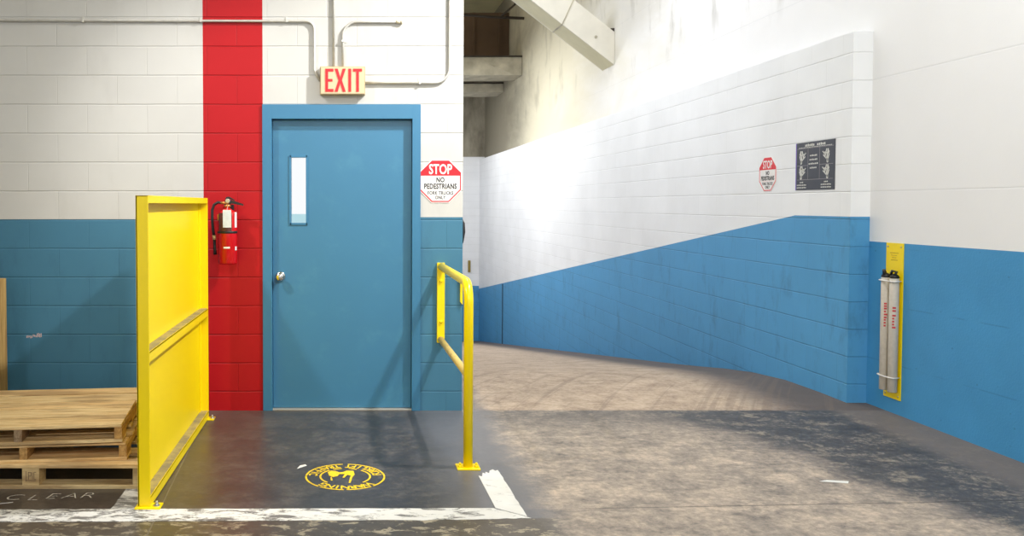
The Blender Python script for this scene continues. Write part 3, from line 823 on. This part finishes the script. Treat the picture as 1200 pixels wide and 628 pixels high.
for zz, nm in ((.905, 'upper'), (.255, 'lower')):
    mb = MB(); X0 = XR-.006-.034-.032
    mb.tube([(XR-.007, 5.75, zz), (X0+.01, 5.742, zz), (X0-.001, 5.70, zz), (X0-.001, 5.612, zz), (X0+.01, 5.570, zz), (XR-.007, 5.592, zz)], .0042, 8, corner=.012)
    tag(obj('tie_strap', mb, M['sign_white']), f'{nm} thin white strap holding both grey tubes to the yellow plate', 'strap', 'white straps round the tubes')

# ------------------------------------------------------------------ pallets
def stringer_poly(L, h, notch=True):
    if not notch: return [(0, 0), (L, 0), (L, h), (0, h)]
    p = [(0, 0)]
    for c0 in (L*.27, L*.73):
        p += [(c0-.12, 0), (c0-.09, h*.42), (c0+.09, h*.42), (c0+.12, 0)]
    return p+[(L, 0), (L, h), (0, h)]
def stringer_pallet(label, hgt, rz, loc, widths, old):
    Wd, Ln = 1.0, .90
    o_ = thing('wooden_pallet', (0, 0, 0), label, 'pallet', 'wooden pallets stacked by the wall')
    dk, bt = .018, .016; sh = hgt-dk-bt
    y = 0
    for w in widths:
        mb = MB(); mb.box(-Wd+random.uniform(-.006, .006), 0+random.uniform(-.008, .004), y+.004, y+w-random.uniform(.008, .024), hgt-dk, hgt-random.uniform(0, .007), .003); obj('deck_board', mb, M['wood_x'], o_); y += w
    gap = (Ln-y)
    for k in range(3):
        x = -.04-k*(Wd-.04)/2+.02*(k == 1)
        x0 = -Wd+.0 if k == 2 else (-.04 if k == 0 else -Wd/2-.03)
        mb = MB(); fn = lambda u, v, dd, x0=x0: (x0+dd, u, bt+v)
        mb.prism(stringer_poly(Ln, sh), fn, 0, .038); obj('stringer', mb, M['wood_old'] if old and k == 1 else M['wood_y'], o_)
    for yb, w in ((0, .13), (.28, .1), (.52, .1), (.77, .13)):
        mb = MB(); mb.box(-Wd, 0, yb, yb+w, 0, bt, .002); obj('bottom_board', mb, M['wood_x'], o_)
    o_.location = loc; o_.rotation_euler = (0, 0, rz)
    return o_
# bottom block pallet
pl_ = thing('wooden_pallet', (0, 0, 0), 'pale wooden block pallet lying on the floor at the bottom of the stack', 'pallet', 'wooden pallets stacked by the wall')
for y, w in ((0, .12), (.2, .1), (.42, .12), (.64, .1), (.84, .12)):
    mb = MB(); mb.box(-1.2, 0, y, y+w, .104, .122, .002); obj('deck_board', mb, M['wood_x'], pl_)
for y in (0, .43, .86):
    mb = MB(); mb.box(-1.2, 0, y, y+.10, 0, .018, .002); obj('bottom_board', mb, M['wood_pale'], pl_)
    for x in (-1.2, -.638, -.085):
        mb = MB(); mb.box(x, x+.085, y+.002, y+.098, .018, .104, .002); bl = obj('block', mb, M['wood_pale'], pl_)
        if y == 0 and x == -.638:
            mb = MB(); st_ = [((.02, .02), (.02, .07)), ((.032, .03), (.032, .066)), ((.032, .066), (.045, .066)), ((.045, .066), (.045, .048)), ((.032, .048), (.045, .048)), ((.052, .03), (.052, .066)), ((.06, .03), (.07, .03)), ((.06, .066), (.07, .066)), ((.06, .03), (.06, .066)), ((.018, .024), (.068, .024))]
            for (a, b), (c_, d_) in st_:
                mb.box(x+min(a, c_)-.001, x+max(a, c_)+.001, y+.001, y+.0022, .018+min(b, d_)-.001, .018+max(b, d_)+.001)
            o = obj('stamp', mb, plain('stamp_ink', (90, 70, 60), .7, var=0), bl)
pl_.location = (-.992, 4.135, 0)
stringer_pallet('middle pallet of the stack, stringers showing under the top pallet', .093, math.radians(5.6), (-1.125, 4.215, .1225), [.18, .09, .17, .18, .12, .13], False)
stringer_pallet('topmost wooden pallet with weathered deck boards and dark stains', .094, math.radians(6.2), (-1.145, 4.205, .216), [.185, .185, .165, .185, .165], True)
# upright pallet at the left edge of the frame, standing against the wall
up = thing('upright_pallet', (-2.3, 5.45, 0), 'wooden pallet stood on end at the left edge by the blue wall', 'pallet')
mb = MB(); mb.box(-2.31, -2.262, 5.40, 5.52, 0, .935, .003); obj('stringer', mb, M['wood_z'], up)
mb = MB(); mb.box(-3.2, -3.15, 5.40, 5.52, 0, .935, .003); obj('stringer', mb, M['wood_z'], up)
for z in (.02, .2, .38, .56, .82):
    mb = MB(); mb.box(-3.2, -2.262, 5.38, 5.40, z, z+.11, .002); obj('deck_board', mb, M['wood_x'], up)
mb = MB(); random.seed(3)
for k in range(12):
    a = -2.215+k*.009; hz = .507+random.uniform(-.006, .006)
    mb.box(a, a+.006, WY-.0006, WY, hz, hz+random.uniform(.010, .020) if k < 8 else hz+.026)
tag(obj('wall_scuff', mb, plain('pinkish_scuff', (204, 178, 178), .6, var=.1)), 'small pinkish white scuff mark low on the blue wall at left', 'scuff mark')

# ------------------------------------------------------------------ markings on the floor
def flat(z): return lambda u, v, dd: (u, v, z+dd)
def ragged(p0, p1, n, amp):
    out = []
    for i in range(n):
        f = i/n; out.append((p0[0]+(p1[0]-p0[0])*f+(random.uniform(-amp, amp) if i else 0), p0[1]+(p1[1]-p0[1])*f+(random.uniform(-amp, amp) if i else 0)))
    return out
random.seed(11)
mb = MB(); poly = ragged((-4.5, 3.838), (.68, 3.868), 60, .003)+ragged((.68, 3.868), (.83, 3.745), 6, .006)+ragged((.83, 3.745), (.3, 3.72), 14, .006)+ragged((.3, 3.72), (-4.5, 3.665), 50, .006)
mb.prism(poly, flat(0), .0002, .0016)
tag(obj('floor_line', mb, M['line']), 'long scuffed white line painted across the floor in front of the barrier', 'floor marking', 'white lines painted on the floor')
mb = MB()
e = [(.683, 4.335), (.70, 4.325), (.712, 4.385), (.724, 4.37), (.73, 4.40), (.745, 4.375), (.755, 4.42), (.775, 4.44), (.785, 4.415), (.80, 4.43), (.802, 4.40)]
poly = [(.69, 3.87)]+e+ragged((.802, 4.40), (.815, 3.77), 14, .003)+[(.815, 3.765)]
mb.prism(poly, flat(0), .0003, .0021)
tag(obj('floor_line', mb, M['line_clean']), 'short clean white floor line beside the handrail post', 'floor marking', 'white lines painted on the floor')
mb = MB(); poly = ragged((-1.11, 3.85), (-.985, 3.85), 4, .002)+ragged((-.985, 3.85), (-.985, 5.2), 20, .004)+ragged((-.985, 5.2), (-1.11, 5.2), 4, .002)+ragged((-1.11, 5.2), (-1.11, 3.85), 20, .006)
mb.prism(poly, flat(0), .0001, .0012)
tag(obj('floor_line', mb, M['line_worn']), 'worn grey white floor line running under the pallets beside the barrier', 'floor marking', 'white lines painted on the floor')
# round stencil, readable from the door side
cx0, cy0, R0 = -.0155, 4.328, .209
st = thing('floor_stencil', (cx0, cy0, 0), 'round yellow forklift traffic warning stencilled on the floor before the door', 'floor marking')
loc = lambda u, v, dd: (cx0-u, cy0-v, .0004+dd)     # turned half round: its top is towards the camera
def arcband(mb, r0, r1, a0, a1, n=40):
    o_ = [(r1*math.cos(math.radians(a0+(a1-a0)*i/n)), r1*math.sin(math.radians(a0+(a1-a0)*i/n))) for i in range(n+1)]
    i_ = [(r0*math.cos(math.radians(a0+(a1-a0)*i/n)), r0*math.sin(math.radians(a0+(a1-a0)*i/n))) for i in range(n+1)]
    for k in range(n): mb.prism([o_[k], o_[k+1], i_[k+1], i_[k]], loc, 0, .0008)
mb = MB()
for a0, a1 in ((-86, -3), (-1, 48), (52, 88), (92, 130), (134, 176), (178, 266)): arcband(mb, R0*.955, R0, a0, a1, 18)
obj('outer_ring', mb, M['stencil'], st)
mb = MB()
for a0, a1 in ((-50, 46), (134, 230), (242, 262), (278, 300)): arcband(mb, R0*.60, R0*.645, a0, a1, 16)
obj('inner_ring', mb, M['stencil'], st)
def arctext(s, r, h, step, centre, top, w=1.0):
    mb = MB(); n = len(s)
    for i, ch in enumerate(s):
        if ch == ' ': continue
        off = (i-(n-1)/2)*step
        a = centre-off if top else centre+off
        ar = math.radians(a)
        rot = ar-PI/2 if top else ar+PI/2
        rb = r if top else r+h
        def g(u, v, dd, ar=ar, rot=rot, rb=rb):
            X = rb*math.cos(ar)+u*math.cos(rot)-v*math.sin(rot); Y = rb*math.sin(ar)+u*math.sin(rot)+v*math.cos(rot)
            return loc(X, Y, dd)
        mb.text(ch, g, h, w, 0, .0008, .018)
    return mb
obj('lettering', arctext('WARNING', R0*.70, R0*.22, 13.5, 90, True, 1.0), M['stencil'], st)
obj('lettering', arctext('FORKLIFT TRAFFIC', R0*.70, R0*.22, 10.6, -90, False, .85), M['stencil'], st)
mb = MB()
sil = [(370, 205), (410, 185), (470, 190), (520, 208), (560, 205), (610, 186), (700, 188), (715, 232), (685, 262), (662, 330), (638, 330), (664, 244), (622, 236), (582, 272), (562, 266), (592, 226), (520, 226), (500, 250), (440, 262), (390, 245)]
mb.prism([(-(x-595)/505*R0, (y-255)/155*R0) for x, y in sil], loc, 0, .0008)
mb.prism([(-(x-595)/505*R0, (y-255)/155*R0) for x, y in ((410, 268), (425, 262), (440, 305), (415, 300))], loc, 0, .0008)
obj('forklift_symbol', mb, M['stencil'], st)
# chalked CLEAR
mb = MB()
g = lambda u, v, dd: (-1.425+u, 3.985+v*1.0+u*.02, .0003+dd)
for i, (ch, x, z) in enumerate((('C', -.20, 0), ('L', -.10, -.006), ('E', -.02, .012), ('A', .07, .016), ('R', .15, .02))):
    mb.text(ch, lambda u, v, dd, x=x, z=z: g(u*1.15+x+v*.15, v+z, dd), .075, 1.0, 0, .0005, -.022)
tag(obj('chalk_writing', mb, M['chalk']), 'word CLEAR scrawled in faint chalk on the dark floor before the pallets', 'floor writing')
for pts, lb in (([(-1.66, 3.925), (-1.60, 3.945), (-1.60, 3.950), (-1.66, 3.931)], 'short pale scratch on the floor left below the chalk word'),
                ([(-.275, 4.455), (-.225, 4.51), (-.235, 4.53), (-.262, 4.51)], 'small white paint chip on the floor left of the yellow stencil'),
                ([(2.42, 4.25), (2.55, 4.22), (2.57, 4.25), (2.47, 4.27)], 'pale paint chip on the dark floor at the right below the ramp')):
    mb = MB(); mb.prism(pts, flat(0), .0002, .0012)
    tag(obj('paint_chip', mb, M['line_clean']), lb, 'paint chip')

# ------------------------------------------------------------------ ramp hall: beams and fittings high up
def face(pts): return pts
# diagonal brace: bears on the right wall, rises to the left
y0, y1 = 11.73, 12.28
br = thing('diagonal_brace', (XR, 12.0, 3.37), 'big white box steel brace slanting down to the ramp hall wall', 'beam')
xL = 1.2; sl = .765
P = lambda u, v, dd: (u, y0+dd, v)
zt = lambda x: 3.822+.785*(XR-x); zl = lambda x: 3.372+.765*(XR-x)
mb = MB(); mb.prism([(XR-.004, zl(XR)), (XR-.004, zt(XR)), (xL, zt(xL)), (xL, zl(xL))], P, 0, .02); obj('side_plate', mb, M['beam_white'], br)
mb = MB(); mb.prism([(XR-.004, zl(XR)), (XR-.004, zt(XR)), (xL, zt(xL)), (xL, zl(xL))], P, y1-y0-.02, y1-y0); obj('side_plate', mb, M['beam_white'], br)
mb = MB(); mb.prism([(XR-.004, zl(XR)+.001), (XR-.004, zl(XR)+.02), (xL, zl(xL)+.02), (xL, zl(xL)+.001)], P, .02, y1-y0-.02)
mb.prism([(XR-.004, zt(XR)-.02), (XR-.004, zt(XR)-.001), (xL, zt(xL)-.001), (xL, zt(xL)-.02)], P, .02, y1-y0-.02); obj('flange_plate', mb, M['beam_cream'], br)
mb = MB(); xa = 3.19
dv = Vector((-sl, 0, 1)).normalized()   # across the beam
def bandbox(xc, th, mb):
    a = Vector((xc, 0, zl(xc))); b = Vector((xc+.16, 0, zt(xc+.16)))
    mb.prism([(a.x-th, a.z), (a.x+th, a.z-.01), (b.x+th, b.z), (b.x-th, b.z+.01)], P, -.006, 0)
    mb.prism([(a.x-th, a.z-.008+.765*th), (a.x+th, a.z-.008-.765*th), (a.x+th, a.z-.765*th), (a.x-th, a.z+.765*th)], P, 0, y1-y0)
bandbox(2.98, .007, mb); obj('strap', mb, M['beam_grey'], br)
for xc, o2 in ((3.45, .18),):
    mb = MB(); mb.lathe([(.02, 0), (.02, -.012)], (xc, y0, zl(xc)+o2), 'y', 12); obj('bolt', mb, M['beam_grey'], br)
mb = MB(); mb.box(XR-.05, XR-.002, y0+.02, y1-.02, 3.80, 3.88); obj('top_shoe', mb, plain('rusty_dark_shoe', (60, 50, 44), .8), br)
# the girders further back
for (yy, yd, z0_, z1_, lab, mt) in ((17.95, .9, 4.184, 4.566, 'grimy grey box girder crossing high above the ramp under the brown panel', M['beam_grey']),
                                    (20.1, .9, 4.11, 4.31, 'lower grimy girder behind the box girder above the ramp', M['beam_grey'])):
    g_ = thing('girder', (2.2, yy, z0_), lab, 'beam', 'girders above the ramp')
    mb = MB(); mb.box(XE+.005, XR-.005, yy, yy+yd, z0_, z1_, .01); obj('girder_body', mb, mt, g_)
    mb = MB(); mb.box(XE+.005, XR-.005, yy-.03, yy+yd+.03, z1_, z1_+.03); obj('cap_plate', mb, plain('dark_cap_steel', (60, 54, 46), .8), g_)
    if yy < 18:
        mb = MB()
        for (a, b) in (((2.75, z0_+.02), (3.5, z1_-.02)), ((2.75, z1_-.02), (3.5, z0_+.02))):
            aa = Vector(a); bb = Vector(b); dd_ = (bb-aa).normalized(); nn = Vector((-dd_.y, dd_.x))*.012
            mb.prism([tuple(aa+nn), tuple(bb+nn), tuple(bb-nn), tuple(aa-nn)], lambda u, v, d_: (u, yy-d_, v), .0, .015)
        obj('cross_bracing', mb, M['beam_grey'], g_)
mb = MB(); mb.box(XE+.005, XR-.005, 19.42, 19.5, 4.62, 5.84)
for x in (1.5, 2.2, 2.9, 3.5): mb.box(x-.03, x+.03, 19.40, 19.42, 4.62, 5.84)
tag(obj('wall_panel', mb, M['brown']), 'dark brown panel filling the gap under the ceiling above the ramp', 'panel')
mb = MB(); mb.tube([(1.0, 17.7, 5.52), (3.0, 17.7, 5.36), (XR-.02, 17.7, 5.33)], .03, 10)
mb.tube([(3.2, 17.7, 5.36), (3.5, 17.7, 5.62), (3.6, 17.7, 6.2)], .022, 8)
tag(obj('ceiling_pipe', mb, plain('dark_pipe', (54, 46, 40), .7)), 'thin dark pipe running below the cream ceiling above the ramp', 'pipe')
mb = MB(); mb.box(3.27, 3.34, YB-.03, YB, -.42, -.10, .008)
for k in range(3): mb.box(3.285, 3.325, YB-.036, YB-.03, -.385+.1*k, -.33+.1*k)
tag(obj('switch_plate', mb, M['ochre']), 'small ochre fitting on the far white wall of the ramp', 'wall fitting')

# ------------------------------------------------------------------ light
def lamp(kind, name, loc_, power, size=.2, rot=(0, 0, 0), col=(1, 1, 1), sy=None):
    L = bpy.data.lights.new(name, kind); L.energy = power; L.color = col
    if kind == 'AREA':
        L.shape = 'RECTANGLE'; L.size = size; L.size_y = sy or size
    else: L.shadow_soft_size = size
    o = bpy.data.objects.new(name, L); C.objects.link(o); o.location = loc_; o.rotation_euler = rot
    return o
def spot(name, loc_, aim, power, ang, size=.09, col=(1, .98, .95), blend=.8):
    o = lamp('SPOT', name, loc_, power, size, col=col)
    o.data.spot_size = math.radians(ang); o.data.spot_blend = blend
    o.rotation_euler = (Vector(aim)-Vector(loc_)).to_track_quat('-Z', 'Y').to_euler()
    return o
spot('bay_lamp_right', (2.16, 4.35, 4.17), (-1.75, 5.7, .25), 860, 66)
spot('bay_lamp_left', (-2.5, 3.6, 4.17), (.3, 5.6, -.1), 360, 64)
lamp('AREA', 'fill_behind_camera', (.6, -1.3, 4.4), 135, 1.2, (math.radians(52), 0, 0), (1, .99, .97), 1.2)  # added frontal fill, no fixture: brightens the faces turned to the camera
lamp('AREA', 'lane_fill', (1.9, 2.6, 4.5), 125, .5, (0, math.radians(-38), 0), (.95, .98, 1), 3)  # added fill, not a known fixture: brightens the right wall and floor
lamp('AREA', 'hall_lamp_near', (1.7, 9.2, 5.7), 120, .9, (0, 0, 0), (.98, .99, 1), 4.5)
lamp('AREA', 'hall_end_fill', (1.5, 19.6, 3.6), 55, .5, (math.radians(25), math.radians(-20), 0), (1, 1, 1), 2)  # added fill that lifts the far hall wall, no such fixture
lamp('POINT', 'hall_ceiling_fill', (1.3, 18.6, 6.0), 22, .1, col=(1, .95, .85))  # unseen point light added to brighten the cream ceiling
lamp('AREA', 'hall_lamp_far', (1.35, 15.5, 3.9), 150, .6, (0, math.radians(-25), 0), (1, 1, 1), 4)
w = bpy.data.worlds.new('daylight'); bpy.context.scene.world = w; w.use_nodes = True
w.node_tree.nodes['Background'].inputs[0].default_value = (.96, .98, 1, 1)
w.node_tree.nodes['Background'].inputs[1].default_value = 1.0

# ------------------------------------------------------------------ camera
cam = bpy.data.cameras.new('camera'); co = bpy.data.objects.new('camera', cam); C.objects.link(co)
co.location = (0, 0, 1.42); co.rotation_euler = (math.radians(90-1.88), 0, 0)
cam.sensor_width = 36; cam.lens = 980/1200*36
cam.shift_x = (600-408)/1200; cam.shift_y = -(314-272)/1200
cam.clip_end = 400
sc = bpy.context.scene; sc.camera = co
sc.view_settings.view_transform = 'Standard'; sc.view_settings.look = 'None'
sc.view_settings.gamma = 1; sc.view_settings.exposure = 0.0; sc.view_settings.use_curve_mapping = False
